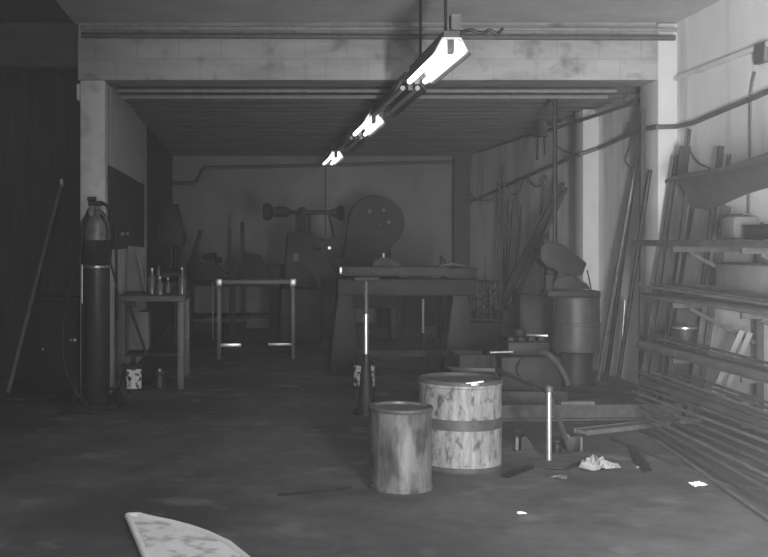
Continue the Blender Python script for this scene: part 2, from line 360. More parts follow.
seg('steel_strip', (279, 496), (352, 490), .02, .012, 'iron', 'long thin dark strip on the floor left of the grey barrel', 'strip')
seg('scrap_bar', (504, 478), (531, 468), .045, .02, 'iron', 'short dark bar on the floor right of the white drum', 'bar')
tag(T(curve_pts([FL(545, 469) + Vector((0, 0, .012)), FL(565, 470) + Vector((0, 0, .012)), FL(577, 466) + Vector((0, 0, .02)), FL(586, 462) + Vector((0, 0, .012))], 5), .011, 8).build('bent_rod', 'iron'), 'bent dark rod on the floor by the crumpled paper', 'rod')
flat('bent_flat_bar', [(628, 447), (636, 446), (640, 455), (652, 471), (644, 473), (632, 461)], .014, 'iron', 'bent dark flat blade on the floor at the right', 'blade')
br = thing('angle_bracket', 'dark iron bracket with two uprights on the floor by the trestle leg', 'bracket', FL(524, 452))
y0 = YF(452)
B((XX(515, y0), y0 - .02, 0), (XX(536, y0), y0 + .06, .015)).build('base', 'castiron', br)
MB().prism([(XX(515, y0), y0, .015), (XX(518.5, y0), y0, .015), (XX(518.5, y0), y0, .1), (XX(516, y0), y0, .12)], (0, .03, 0)).build('upright', 'greysteel', br)
MB().prism([(XX(521, y0), y0, .015), (XX(535, y0), y0, .015), (XX(531, y0), y0, .07), (XX(525, y0), y0, .125), (XX(521.5, y0), y0, .1)], (0, .05, 0)).build('upright', 'castiron', br)
sc_ = thing('small_tin', 'small dark ribbed tin on the floor just behind the bright trestle leg', 'tin', FL(557, 452))
MB().lathe([(0, 0), (.03, 0), (.032, .01), (.026, .02), (.032, .045), (.026, .06), (.03, .075), (0, .076)], sc_.location, n=20).build('body', 'castiron', sc_)
MB().lathe([(.018, .0765), (.02, .085), (0, .09)], sc_.location, n=16).build('cap', 'greysteel', sc_)
bk = thing('iron_block', 'dark squared block with paler ends on the floor right of the trestle', 'block', FL(574, 452))
y0 = YF(451)
B((XX(569.5, y0), y0, 0), (XX(580, y0), y0 + .14, .11), .005).build('block', 'castiron', bk)
B((XX(567, y0), y0 - .005, 0), (XX(569.3, y0), y0 + .14, .125), .002).build('end_plate', 'rust2', bk)
B((XX(580.2, y0), y0 - .005, 0), (XX(582.5, y0), y0 + .14, .105), .002).build('end_plate', 'rust2', bk)

# ================= PIPE TRESTLE AND ENGINE =================
tr = thing('pipe_trestle', 'low pipe trestle with one bright steel leg in front of the engine', 'trestle', (2.0, 8.4, 0))
A_ = Vector((2.21, 7.85, .495)); Bk = Vector((2.13, 9.15, .50)); Cl = Vector((1.78, 7.95, .50)); Dl = Vector((1.70, 9.2, .505))
T([Vector((A_.x, A_.y, 0)), A_ + Vector((0, 0, .02))], .019, 14).build('leg', 'bright', tr)
tag(tr.children[0], 'bright steel leg')
T([Vector((Bk.x, Bk.y, 0)), Bk], .02).build('leg', 'iron', tr)
T([Vector((Cl.x, Cl.y, 0)), Cl], .02).build('leg', 'iron', tr)
T([Vector((Dl.x, Dl.y, 0)), Dl], .02).build('leg', 'iron', tr)
for q, r_ in ((A_, Bk), (Cl, Dl), (Bk, Dl)): MB().bar(q, r_, .03, .03).build('rail', 'rust' if q is A_ and r_ is Bk else 'iron', tr)
MB().bar(A_ + Vector((.02, .03, -.05)), Vector((2.45, 8.12, .012)), .022, .03).build('brace', 'rust', tr)
MB().lathe([(0, -.02), (.028, -.02), (.03, .02), (0, .03)], A_ + Vector((0, 0, .02)), n=16).build('collar', 'greysteel', tr)
ex, ey = 2.8, 10.85
en = thing('old_engine', 'dark old engine block with pulley behind the trestle', 'engine', (ex, ey, 0))
B((ex - .3, ey - .3, .12), (ex + .3, ey + .3, .46), .03).build('block', 'castiron', en)
B((ex - .22, ey - .24, .461), (ex + .2, ey + .2, .60), .03).build('head', 'castiron', en)
MB().lathe([(0, 0), (.11, 0), (.11, .02), (.09, .03), (.09, .04), (.11, .05), (.11, .07), (0, .07)], (ex - .05, ey - .38, .35), 'Y', 28).build('pulley', 'castiron', en)
for k in range(4): B((ex - .2 + k * .1, ey - .2, .601), (ex - .14 + k * .1, ey + .15, .64), .006).build('valve_cover', 'castiron', en)
T(curve_pts([(ex + .1, ey - .26, .5), (ex + .16, ey - .36, .48), (ex + .26, ey - .38, .36), (ex + .34, ey - .36, .2)], 6), .028).build('exhaust_pipe', 'rust', en)
MB().lathe([(0, 0), (.16, 0), (.16, .05), (0, .05)], (ex - .36, ey, .34), 'X', 30).build('flywheel', 'castiron', en)
for yy in (ey - .3, ey + .2): B((ex - .36, yy, 0), (ex + .36, yy + .1, .119), .01).build('skid', 'rust', en)
MB().lathe([(0, 0), (.06, 0), (.07, .03), (.07, .06), (0, .07)], (ex - .05, ey - .02, .641), n=18).build('air_filter', 'castiron', en)
tag(MB().bar((ex + .0, ey - .1, .655), (ex + .19, ey - .19, .655), .03, .02, bevel=.004).build('spanner', 'steel'), 'pale spanner lying across the top of the engine', 'tool')
bx = thing('tool_chest', 'dark open-topped chest with a pale handle bar beside the engine', 'chest', (2.22, 10.5, 0))
cx0, cx1 = 2.05, 2.38
B((cx1 - .02, 10.351, 0), (cx1, 10.75, .5), .004).build('side', 'darkbox', bx); B((cx0, 10.32, 0), (cx1, 10.35, .5), .004).build('front_panel', 'darkbox', bx)
B((cx0, 10.351, 0), (cx0 + .02, 10.75, .5), .004).build('side', 'darkbox', bx); B((cx0 + .021, 10.73, 0), (cx1 - .021, 10.75, .5), .004).build('rear_panel', 'darkbox', bx); B((cx0 + .021, 10.351, 0), (cx1 - .021, 10.729, .05)).build('bottom', 'darkbox', bx)
hz = ZZ(352.5, 10.3)
T([(XX(490, 10.3), 10.3, hz), (XX(515, 10.3) - .02, 10.3, hz + .006)], .012).build('handle', 'steel', bx)
for s_ in (.03, -.0): T([(cx1 - .06 + s_, 10.315, .3), (cx1 - .06 + s_, 10.305, hz)], .01).build('handle_post', 'iron', bx)

# ================= FLOOR STOCK RIGHT OF CENTRE =================
ib = MB(); a, b = Vector((2.0, 9.56, 0)), Vector((3.9, 9.66, 0))
d = (b - a).normalized(); nrm = Vector((-d.y, d.x, 0))
for u0, u1, w in ((0.001, .018, .11), (.018, .122, .012), (.122, .14, .11)):
    q = [a - nrm * w / 2, b - nrm * w / 2, b + nrm * w / 2, a + nrm * w / 2]
    ib.prism([p_ + Vector((0, 0, u0)) for p_ in q], (0, 0, u1 - u0))
tag(ib.build('steel_beam', 'rust'), 'long low dark steel beam lying across the floor to the rack', 'beam')
seg('pale_plank', (581, 434), (694, 421), .14, .03, 'rust2', 'paler flat plank on the floor just in front of the steel beam', 'plank')
tag(MB().bar((2.80, 9.60, .153), (3.10, 9.615, .153), .06, .02, bevel=.003).build('flat_bar', 'greysteel'), 'short bright flat bar lying on top of the long low steel beam', 'bar')
for i, (a, b, w, lb) in enumerate([((612, 440), (760, 500), .02, 'long dark rod slanting over the floor nearest the camera at right'),
    ((640, 432), (790, 492), .025, 'dark rod on the floor just behind the nearest slanting rod'),
    ((668, 424), (800, 480), .02, 'third slanting floor rod, behind two others at the right')]):
    seg('floor_rod', a, b, w, w, 'rust', lb, 'rod', 'rods scattered on the floor at the right')

# ================= RACK =================
rk = thing('stock_rack', 'steel stock rack loaded with bars along the right wall', 'rack', (3.9, 8.6, 0))
RX0, RX1 = 3.58, 4.28
LV = [(1.08, 'top'), (.62, 'middle'), (.30, 'lowest')]
for yy in (9.0, 7.75, 6.5):
    B((RX1 - .03, yy - .03, 0), (RX1 + .03, yy + .03, 1.75)).build('post', 'rust', rk)
    for z, nm in LV + [(1.545, 'shelf')]:
        B((RX0 - .02, yy - .02, z - .045), (RX1 - .031, yy + .02, z)).build('arm', 'rust', rk)
        if z > 1: MB().bar((RX1 - .03, yy, z - .34), (RX0 + .12, yy, z - .05), .03, .03, (0, 1, 0)).build('brace', 'rust', rk)
B((RX0 - .02, 6.3, 1.546), (RX0 + .03, 9.97, 1.60)).build('rail', 'rust', rk)
B((RX0 + .031, 6.3, 1.583), (RX1 - .031, 9.02, 1.60)).build('shelf', 'sheet', rk)
random.seed(21)
ordw = ['outermost', 'second', 'third', 'fourth', 'fifth', 'sixth', 'seventh']
for z, nm in LV:
    n = 6; w_ = {'top': .05, 'middle': .05, 'lowest': .05}[nm]
    for i in range(n):
        x = RX0 + .01 + i * w_ - (.03 if i == 0 else 0); r = .038 if (i == 0 and nm == 'middle') else random.choice((.016, .019, .022)); zz = z + r + .001
        ya, yb = 9.5 + random.uniform(0, .45), 5.9 + random.uniform(-.2, .2)
        o = MB()
        if i % 3 == 1: o.bar((x, ya, zz), (x, yb, zz), r * 2, r * 2, bevel=.003)
        else: o.tube([(x, ya, zz), (x, yb, zz)], r, 10)
        tag(o.build('stock_bar', random.choice(('rust', 'rust2', 'greysteel'))), f'{ordw[i]} long bar, counted towards the wall, on the {nm} arms of the stock rack', 'bar', f'bars on the {nm} rack arms')
    for i in range(2 if nm == 'middle' else 4):
        r = .012; xa = RX0 - .03 + i * .075; xb = RX0 + .005 + i * .06; za = z + (.09 if nm == 'middle' else .062) + .012 * i
        tag(T([(xa, 9.75 - i * .15, za + .05), (xb, 6.0, za)], r, 10).build('stock_rod', random.choice(('rust', 'rust2'))), f'{ordw[i]} thin rod lying slantwise over the bars on the {nm} rack arms', 'rod', f'rods slanting over the {nm} rack arms')
names = ['topmost', 'second', 'third', 'fourth', 'fifth', 'sixth', 'seventh', 'lowest']
for i in range(8):
    a = Vector((3.47 - .03 * i, 9.75 - .17 * i, max(.30 - .042 * i, .014)))
    b = Vector((3.46 - .075 * i, 5.9, max(.34 - .045 * i, .014)))
    tag(T([a, b], .0125, 8).build('loose_rod', ('rust', 'rust2', 'greysteel')[i % 3]), f'{names[i]} of the loose rods fanned out beside the rack foot', 'rod', 'loose rods fanned beside the rack')
def lean(name, top, ytop, bot, ybot, w, d, m, label, cat, group=None, cut=0, up=(0, 1, 0), rnd=False):
    tp = W(top[0], top[1], ytop); bp = Vector((XX(bot, ybot), ybot, .002))
    o = MB()
    if rnd: o.tube([bp, tp], w / 2, 12)
    else: o.bar(bp, tp, w, d, up, .004)
    return tag(o.build(name, m), label, cat, group)
G = 'boards leaning behind the rack'
lean('leaning_board', (679, 155), 10.40, 640, 10.70, .075, .03, 'plank', 'dark board leaning beside the right pillar, leftmost behind the rack', 'board', G)
lean('leaning_board', (685.5, 146), 10.28, 650, 10.60, .10, .03, 'plank', 'tall dark board second from the right pillar behind the rack', 'board', G)
lean('leaning_rod', (690, 129), 10.38, 661, 10.74, .03, .03, 'rust', 'tallest thin rod leaning on the wall behind the rack', 'rod', rnd=True)
lean('leaning_board', (697, 200), 10.06, 665, 10.35, .17, .03, 'sheet', 'broad dark board just left of the widest one behind the rack', 'board', G)
lean('leaning_board', (708, 209), 9.72, 674, 10.05, .25, .03, 'plank', 'widest dark board behind the rack, its top hidden by the bent sheet', 'board', G)
lean('leaning_board', (721, 146), 9.56, 690, 9.82, .05, .03, 'plank', 'narrow board with its top showing above the bent sheet', 'board', G)
lean('leaning_board', (724, 206), 9.48, 692, 9.75, .12, .03, 'sheet', 'shorter dark board on the right of the leaning boards behind the rack', 'board', G)
lean('leaning_rod', (729, 154), 9.38, 697, 9.62, .035, .03, 'rust', 'rod leaning on the right side of the boards behind the rack', 'rod', rnd=True)
# bent sheet over the boards
def shf(u, v):
    a = Vector((3.86, 9.93, 2.15)).lerp(Vector((3.62, 6.9, 2.20)), u); b = Vector((4.13, 9.96, 1.87)).lerp(Vector((4.15, 7.85, 2.12)), u)
    q = a.lerp(b, v); q.z += .13 * math.sin(PI * v) * (1 - .3 * u) + .012 * math.sin(9 * u + 3 * v); return q
tag(MB().sheet(shf, 26, 12, .03).build('bent_sheet', 'sheet'), 'large bent dark sheet laid over the leaning boards at the right wall', 'sheet')
# things on the rack shelf
cs = thing('metal_case', 'rounded grey metal case on the shelf of the rack', 'case', (4.07, 8.86, 1.6))
B((3.94, 8.72, 1.602), (4.18, 8.98, 1.80), .05).build('body', 'tank', cs); B((4.02, 8.73, 1.801), (4.10, 8.97, 1.815), .005).build('handle', 'greysteel', cs)
db = thing('dark_box', 'low dark box next to the rounded case on the rack shelf', 'box', (4.05, 8.3, 1.6))
B((3.93, 8.1, 1.602), (4.2, 8.5, 1.70), .006).build('body', 'darkbox', db); B((3.92, 8.09, 1.701), (4.21, 8.51, 1.72), .004).build('lid', 'darkbox', db)
tk = thing('fuel_tank', 'pale grey flat tank lying on the bars of the rack', 'tank', (4.05, 8.4, 1.08))
B((3.87, 7.95, 1.082), (4.2, 8.93, 1.42), .06).build('body', 'tank', tk); MB().lathe([(.03, 0), (.03, .03), (0, .032)], (4.05, 8.2, 1.42), n=16).build('cap', 'greysteel', tk)
pt = thing('paint_can', 'small dark can with a bright lid on the middle arms of the rack', 'can', (3.72, 9.25, .66))
MB().lathe([(0, 0), (.1, 0), (.1, .14), (.095, .145)], (3.765, 9.25, .70), n=28).build('body', 'castiron', pt); MB().lathe([(.098, .14), (.103, .145), (.103, .158), (.08, .152), (0, .152)], (3.765, 9.25, .70), n=28).build('lid', 'steel', pt)
for i, (a, b) in enumerate((((738, 330), (705, 392)), ((746, 332), (716, 392)))):
    y0 = 8.985; tag(MB().bar((XX(b[0] + 7, y0), y0, .303), (XX(a[0] + 3, 8.9), 8.88, ZZ(a[1], 8.9)), .045, .018, (0, 1, 0), .003).build('pale_batten', 'palewood'), ('pale batten leaning under the rack, left one of the pair', 'pale batten leaning under the rack, right one of the pair')[i], 'batten', 'pale battens under the rack')

# ================= POLES BY THE RIGHT PILLAR =================
G = 'poles leaning between the right pillars'
lean('leaning_pipe', (637, 158), 11.66, 598.5, 12.3, .045, .03, 'oiled', 'shiny steel pipe leaning left of the right pillar, bright along its length', 'pipe', G, rnd=True)
lean('leaning_pipe', (635, 168), 11.75, 606, 12.3, .05, .03, 'iron', 'dark pipe leaning close beside the shiny one', 'pipe', G, rnd=True)
lean('leaning_pipe', (650, 170), 10.86, 616, 11.25, .045, .03, 'iron', 'dark pipe crossing the upright timber by the right pillar', 'pipe', G, rnd=True)
lean('upright_timber', (643, 111), 11.02, 641.5, 11.05, .05, .05, 'plank', 'tall upright dark timber against the side of the right pillar', 'timber', rnd=False)
lean('leaning_pipe', (617, 266), 12.6, 598, 12.75, .03, .03, 'greysteel', 'short pipe at the foot of the shiny pipe, on its left', 'pipe', G, rnd=True)
lean('leaning_pipe', (625, 300), 12.0, 619, 12.05, .03, .03, 'steel', 'short bright pipe standing almost upright behind the leaning pipes', 'pipe', G, rnd=True)

# ================= MACHINE ON DRUM =================
st = thing('steel_drum', 'tall grey steel drum on a round stand carrying the tilted machine', 'drum', (3.68, 12.0, 0))
Ls = st.location
MB().lathe([(0, .36), (.20, .36), (.25, .37), (.255, .40), (.25, .62), (.252, .66), (.262, .665), (.262, .685), (.252, .69), (.25, .95), (.256, .955), (.256, .97), (.24, .97), (.24, .95), (0, .95)], Ls, n=44).build('body', 'drum', st)
MB().lathe([(.205, .02), (.19, .1), (.17, .2), (.19, .355), (0, .355)], Ls, n=36).build('stand', 'castiron', st)
MB().lathe([(0, 0), (.23, 0), (.23, .02), (0, .021)], Ls, n=36).build('foot', 'castiron', st)
mc = thing('tilted_machine', 'dark machine with a tilted hood on top of the steel drum', 'machine', (3.6, 12.0, .972))
yb = 11.88
B((XX(548, yb), yb, .972), (XX(601, yb), yb + .3, 1.04), .01).build('base', 'castiron', mc)
MB().prism([W(a, b, yb + .08) for a, b in ((553, 289), (591, 289), (586, 283), (574, 279), (570, 276), (571, 266), (558, 266), (558, 278), (554, 283))], (0, .16, 0), .006).build('neck', 'castiron', mc)
MB().prism([W(a, b, yb) for a, b in ((541, 247), (546, 241), (552, 243), (563, 244), (587, 263), (583, 275), (570, 276), (558, 270), (552, 269), (547, 267), (541, 260))], (0, .3, 0), .012).build('hood', 'castiron', mc)
T(curve_pts([W(573, 275, yb + .1), W(578, 280, yb + .1), W(581, 285, yb + .1), W(580, 289, yb + .1)], 5), .012).build('cable', 'rubber', mc)
B(W(546, 291, yb + .1), W(551, 275, yb + .18), .006).build('stop_post', 'castiron', mc)
T([W(587, 270, yb + .15), W(590, 283, yb + .15), W(591, 290, yb + .15)], .008).build('rear_rod', 'iron', mc)

# ================= LEANING STOCK AT THE FAR RIGHT WALL =================
G = 'planks leaning on the far right wall'
for i, (t, yt, bt, yb_, w, lb) in enumerate([((563, 183), 14.0, 478, 16.0, .06, 'longest dark plank of the slanting bundle on the right wall'),
    ((561, 190), 14.25, 482, 16.27, .10, 'broad dark plank in the middle of the slanting bundle'),
    ((566, 188), 13.9, 492, 15.75, .05, 'narrow plank on the right edge of the slanting bundle'),
    ((554, 200), 14.45, 476, 16.6, .07, 'plank on the left edge of the slanting bundle')]):
    lean('leaning_plank', t, yt, bt, yb_, w, .03, 'plank', lb, 'plank', G)
lean('leaning_plank', (549, 215), 14.8, 541, 15.05, .04, .03, 'plank', 'steep short plank beneath the slanting bundle', 'plank', G)
G = 'rods standing on the far right wall'
for (t, yt, bt, yb_, w, lb) in [((500, 178), 17.8, 496, 17.9, .04, 'thin upright pipe, farthest left of those on the far right wall'),
    ((504, 165), 17.6, 503.5, 17.7, .035, 'tallest thin upright pipe at the far right wall'),
    ((511, 198), 17.3, 503, 17.4, .075, 'thick upright timber among the thin pipes on the far wall'),
    ((522, 205), 16.9, 509, 17.2, .035, 'thin slanting pipe right of the upright timber'),
    ((535, 200), 16.3, 546, 16.2, .03, 'short rod leaning the other way near the slanting bundle')]:
    lean('wall_rod', t, yt, bt, yb_, w, .03, 'pipe', lb, 'rod', G, rnd=True)

# ================= FAR LOW BENCH AND GRID =================
fb = thing('steel_bench', 'dark steel bench along the far right, behind the grid crate', 'bench', (3.5, 17.2, 0))
yb = 17.0; zb = ZZ(281, yb)
B((XX(440, yb), yb, zb - .06), (XX(494, yb), yb + .5, zb)).build('top', 'castiron', fb)
for px in (443, 491):
    for yy in (yb + .03, yb + .42): B((XX(px, yb) - .025, yy, 0), (XX(px, yb) + .025, yy + .05, zb - .061)).build('leg', 'castiron', fb)
B((XX(445, yb), yb + .08, .3), (XX(489, yb), yb + .41, .34)).build('shelf', 'castiron', fb)
gr = thing('grid_crate', 'dark grid crate standing in front of the far steel bench', 'crate', (XX(482, 15.3), 15.3, 0))
g = MB()
for px in (471, 477.5, 484, 490.5, 496): g.tube([W(px, 282, 15.3), W(px, 320, 15.3)], .016, 6)
for py in (283, 291, 299, 307, 315): g.tube([W(470, py, 15.3), W(497, py, 15.3)], .016, 6)
g.build('grid', 'iron', gr)
B((XX(470, 15.3), 15.32, 0), (XX(497, 15.3), 15.5, ZZ(318, 15.3))).build('base', 'castiron', gr)
for i, (px0, px1, h, dpt, yy, lb) in enumerate([(503, 548, .62, .4, 14.6, 'dark crate between the engine and the far steel bench'), (452, 500, .5, .5, 13.9, 'low dark crate behind the white drum'), (520, 556, .9, .3, 13.2, 'tall dark cabinet left of the tall steel drum')]):
    t = thing('wooden_crate' if i < 2 else 'steel_cabinet', lb, 'crate' if i < 2 else 'cabinet', (XX((px0 + px1) / 2, yy), yy, 0))
    B((XX(px0, yy), yy, 0), (XX(px1, yy), yy + dpt, h), .01).build('body', 'darkbox', t)
    B((XX(px0, yy) - .01, yy - .015, h), (XX(px1, yy) + .01, yy + dpt + .01, h + .025), .004).build('lid', 'castiron', t)
    if i == 2: B((XX(px0, yy) + .03, yy - .012, .05), (XX(px1, yy) - .03, yy - .001, h - .04), .003).build('door', 'castiron', t)

# ================= BENDING BRAKE (long bed) =================
bb = thing('bending_brake', 'long bending machine with a pale bed in the middle of the shop', 'machine', (2.0, 13.2, 0))
y0 = 13.0
B((XX(341, y0), y0, ZZ(276, y0)), (XX(447, y0), y0 + .5, ZZ(267, y0)), .012).build('bed', 'rust', bb)
B((XX(447, y0) + .002, y0 + .05, ZZ(279, y0)), (XX(478, y0), y0 + .45, ZZ(268, y0)), .012).build('extension', 'castiron', bb)
B((XX(338, y0), y0 + .06, ZZ(296, y0)), (XX(478, y0), y0 + .40, ZZ(279.3, y0)), .012).build('apron', 'castiron', bb)
for px in (346, 462):
    MB().prism([(XX(px, y0) - .2, y0 + .1, 0), (XX(px, y0) + .2, y0 + .1, 0), (XX(px, y0) + .09, y0 + .1, ZZ(296, y0)), (XX(px, y0) - .09, y0 + .1, ZZ(296, y0))], (0, .3, 0), .01).build('leg', 'castiron', bb)
B((XX(350, y0), y0 + .15, .18), (XX(458, y0), y0 + .3, .26)).build('stretcher', 'castiron', bb)
B((XX(339.5, y0), y0 - .02, ZZ(274, y0)), (XX(342, y0), y0 - .001, ZZ(267, y0)), .003).build('end_stop', 'bright', bb)
cl = MB().sheet(lambda u, v: Vector((XX(441, y0) + u * .34, y0 + .08 + v * .3, ZZ(267, y0) + .012 + .03 * math.sin(PI * u) * (.6 + .4 * math.sin(9 * v + 4 * u)))), 14, 8, .006)
tag(cl.build('pale_rag', 'palewood'), 'pale crumpled rag on the right end of the bending machine', 'rag')
vs = thing('small_vice', 'small dark vice on the bending machine, beside the pale rag', 'vice', (XX(443, 13.4), 13.42, ZZ(267, y0)))
zb = ZZ(267, y0)
B((XX(440, 13.4), 13.4, zb), (XX(447, 13.4), 13.48, zb + .04), .005).build('base', 'castiron', vs); B((XX(441, 13.4), 13.4, zb + .04), (XX(443, 13.4), 13.48, zb + .13), .004).build('jaw', 'castiron', vs); B((XX(444.5, 13.4), 13.4, zb + .04), (XX(446, 13.4), 13.48, zb + .09), .004).build('jaw', 'castiron', vs)
cst = thing('casting', 'squat greyish casting on the bending machine below the belt guard', 'casting', (XX(388, 13.3), 13.3, zb))
MB().prism([(XX(a, 13.3), 13.25, ZZ(b, 13.3)) for a, b in ((371, 266.5), (402, 266.5), (398, 262), (388, 258), (380, 257), (374, 261))], (0, .18, 0), .008).build('body', 'rust', cst)
MB().lathe([(0, 0), (.02, 0), (.02, .06), (0, .061)], W(383.5, 258, 13.3), n=14).build('stud', 'steel', cst)

# pipe stand with cone base
ps = thing('pipe_stand', 'floor stand with a bright pipe and dark cone foot before the bending machine', 'stand', (XX(366, 9.95), 9.95, 0))
xs = ps.location.x
MB().lathe([(0, 0), (.12, 0), (.12, .02), (.09, .06), (.06, .25), (.045, .45), (.034, .55), (0, .552)], (xs, 9.95, 0), n=24).build('foot', 'castiron', ps)
T([(xs, 9.95, .55), (xs, 9.95, .92)], .022, 14).build('pole', 'bright', ps)
T([(xs, 9.95, .92), (xs, 9.95, 1.22)], .02, 14).build('upper_pole', 'greysteel', ps)
MB().box((xs - .12, 9.9, 1.22), (xs + .12, 10.0, 1.26), .008).build('head', 'castiron', ps)
lc = thing('labelled_can', 'dark can with a peeling white label behind the pipe stand', 'can', (XX(364, 11.6), 11.6, 0))
MB().lathe(drum(.118, .30), lc.location, n=36).build('body', 'cyl', lc)
m = MB(); n = 30
for (a0, a1) in ((-160, -22),):
    def f(u, v): a = math.radians(a0 + (a1 - a0) * u); return Vector((lc.location.x + .1205 * math.cos(a), 11.6 + .1205 * math.sin(a), .04 + v * .22))
    g = [[m.bm.verts.new(f(i / 24, jv / 4)) for jv in range(5)] for i in range(25)]
    h = [[m.bm.verts.new(Vector((lc.location.x, 11.6, 0)) + (f(i / 24, jv / 4) - Vector((lc.location.x, 11.6, 0))) * Vector((.985, .985, 1))) for jv in range(5)] for i in range(25)]
    for i in range(24):
        for k in range(4): m.bm.faces.new((g[i][k], g[i + 1][k], g[i + 1][k + 1], g[i][k + 1])); m.bm.faces.new((h[i][k], h[i][k + 1], h[i + 1][k + 1], h[i + 1][k]))
m.build('label', 'label', lc)
MB().lathe([(.116, .27), (.1, .285), (.03, .295), (0, .295)], lc.location, n=30).build('lid', 'castiron', lc)
js = thing('jack_post', 'thin bright post standing under the bed of the bending machine', 'post', (XX(423, 13.7), 13.7, 0))
T([(js.location.x, 13.7, .02), (js.location.x, 13.7, .42)], .022).build('lower_tube', 'iron', js); T([(js.location.x, 13.7, .42), (js.location.x, 13.7, .85)], .016).build('screw', 'bright', js)
B(js.location + Vector((-.07, -.07, 0)), js.location + Vector((.07, .07, .02))).build('foot', 'iron', js)

# ================= PRESS WITH BELT GUARD =================
pp = thing('power_press', 'power press with a big dark round belt guard by the back wall', 'press', (XX(372, 17.6), 17.6, 0))
yg = 17.3; ol = []
cx, cz, R = XX(377, yg), ZZ(223, yg), .44
def tang(p, sgn):
    d = Vector((p[0] - cx, p[1] - cz)); L = d.length; a = math.atan2(d.y, d.x); return a + sgn * math.acos(R / L)
pL, pR = (XX(341, yg), ZZ(268, yg)), (XX(374, yg), ZZ(268, yg))
aL, aR = math.atan2(ZZ(232, yg) - cz, XX(349, yg) - cx), -1.05
aL = PI + .05
ol = [pR] + [(cx + R * math.cos(aR + (aL - aR) * i / 36), cz + R * math.sin(aR + (aL - aR) * i / 36)) for i in range(37)] + [pL]
bg = MB().prism([(a, yg, b) for a, b in ol], (0, .22, 0), .02).build('belt_guard', 'castiron', pp)
MB().lathe([(.40, 0), (.44, .0), (.46, .02), (.46, .06), (.44, .08), (.40, .08)], (cx, yg + .26, cz), 'Y', 48).build('flywheel', 'iron', pp)
for a, b in ((370, 211), (384, 210), (389, 222)): MB().lathe([(0, -.03), (.03, -.025), (.035, 0), (0, .001)], W(a, b, yg), 'Y', 14).build('guard_bolt', 'greysteel', bg)
MB().lathe([(0, -.05), (.05, -.045), (.06, 0), (0, .001)], W(380, 226, yg), 'Y', 18).build('hub', 'castiron', bg)
B((XX(345, yg), yg + .05, .5), (XX(400, yg), yg + .7, 1.15), .03).build('body', 'castiron', pp)
B((XX(350, yg), yg + .1, 1.15), (XX(392, yg), yg + .6, 1.6), .04).build('head', 'castiron', pp)
for px in (346, 392): B((XX(px, yg), yg + .1, 0), (XX(px + 8, yg), yg + .65, .5), .01).build('leg', 'castiron', pp)

# ================= FLY PRESS =================
fp = thing('fly_press', 'fly press with a weighted cross arm in the middle of the back wall', 'press', (XX(302, 17), 17.0, 0))
y0 = 17.0; zc = ZZ(212, y0)
T([W(285, 212, y0), W(336, 212.5, y0)], .035, 14).build('cross_arm', 'castiron', fp)
MB().lathe([(0, 0), (.10, 0), (.135, .03), (.14, .07), (.12, .13), (.085, .16), (0, .17)], W(263, 212, y0), 'X', 28).build('weight', 'castiron', fp)
MB().lathe([(0, 0), (.06, .0), (.085, .03), (.085, .2), (.05, .25), (0, .26)], W(273.5, 212, y0), 'X', 24).build('weight_collar', 'castiron', fp)
MB().lathe([(0, 0), (.05, 0), (.07, .05), (.075, .09), (.11, .12), (.125, .15), (.11, .2), (0, .22)], W(330.5, 213, y0), 'X', 28).build('weight', 'castiron', fp)
MB().lathe([(0, 0), (.07, 0), (.07, .1), (.04, .13), (0, .13)], W(302.5, 215, y0), n=20).build('nut', 'castiron', fp)
for px, r in ((297.5, .035), (303, .045), (309, .035)): T([W(px, 236, y0), W(px, 214, y0)], r, 12).build('guide_column' if px != 303 else 'screw', 'castiron', fp)
MB().prism([W(a, b, y0 - .12) for a, b in ((287, 234), (290, 231.5), (312, 231.5), (315.5, 235), (315.5, 250), (309, 254), (309, 270), (316, 280), (318, 288), (284, 288), (286, 262))], (0, .26, 0), .015).build('frame', 'castiron', fp)
MB().prism([W(a, b, y0 - .135) for a, b in ((293, 253), (299, 253), (299, 262), (293, 262))], (0, .014, 0), .003).build('plate', 'greysteel', fp)
T([W(328, 214, y0), W(332, 228, y0), W(335, 243, y0)], .022).build('handle', 'castiron', fp)
py_ = MB().lathe([(0, 0), (.10, 0), (.16, .0), (.17, .03), (.17, .08), (.15, .1), (.12, .06), (0, .06)], W(331, 248, y0 - .05), 'Y', 32).build('pulley', 'castiron', fp)
MB().lathe([(0, -.04), (.028, -.035), (.032, 0), (0, .0)], W(329.5, 248, y0 - .05), 'Y', 14).build('pulley_stud', 'bright', py_)
for py in (240, 249): MB().bar(W(314, py, y0), W(332, py - .5, y0 + .06), .05, .05).build('bracket', 'castiron', fp)
B((XX(280, y0), y0 - .25, 0), (XX(322, y0), y0 + .35, ZZ(288, y0)), .03).build('pedestal', 'castiron', fp)
MB().prism([W(a, b, y0 - .02) for a, b in ((325, 254), (338, 252), (348, 262), (352, 272), (338, 276))], (0, .1, 0), .01).build('belt_casing', 'castiron', fp)

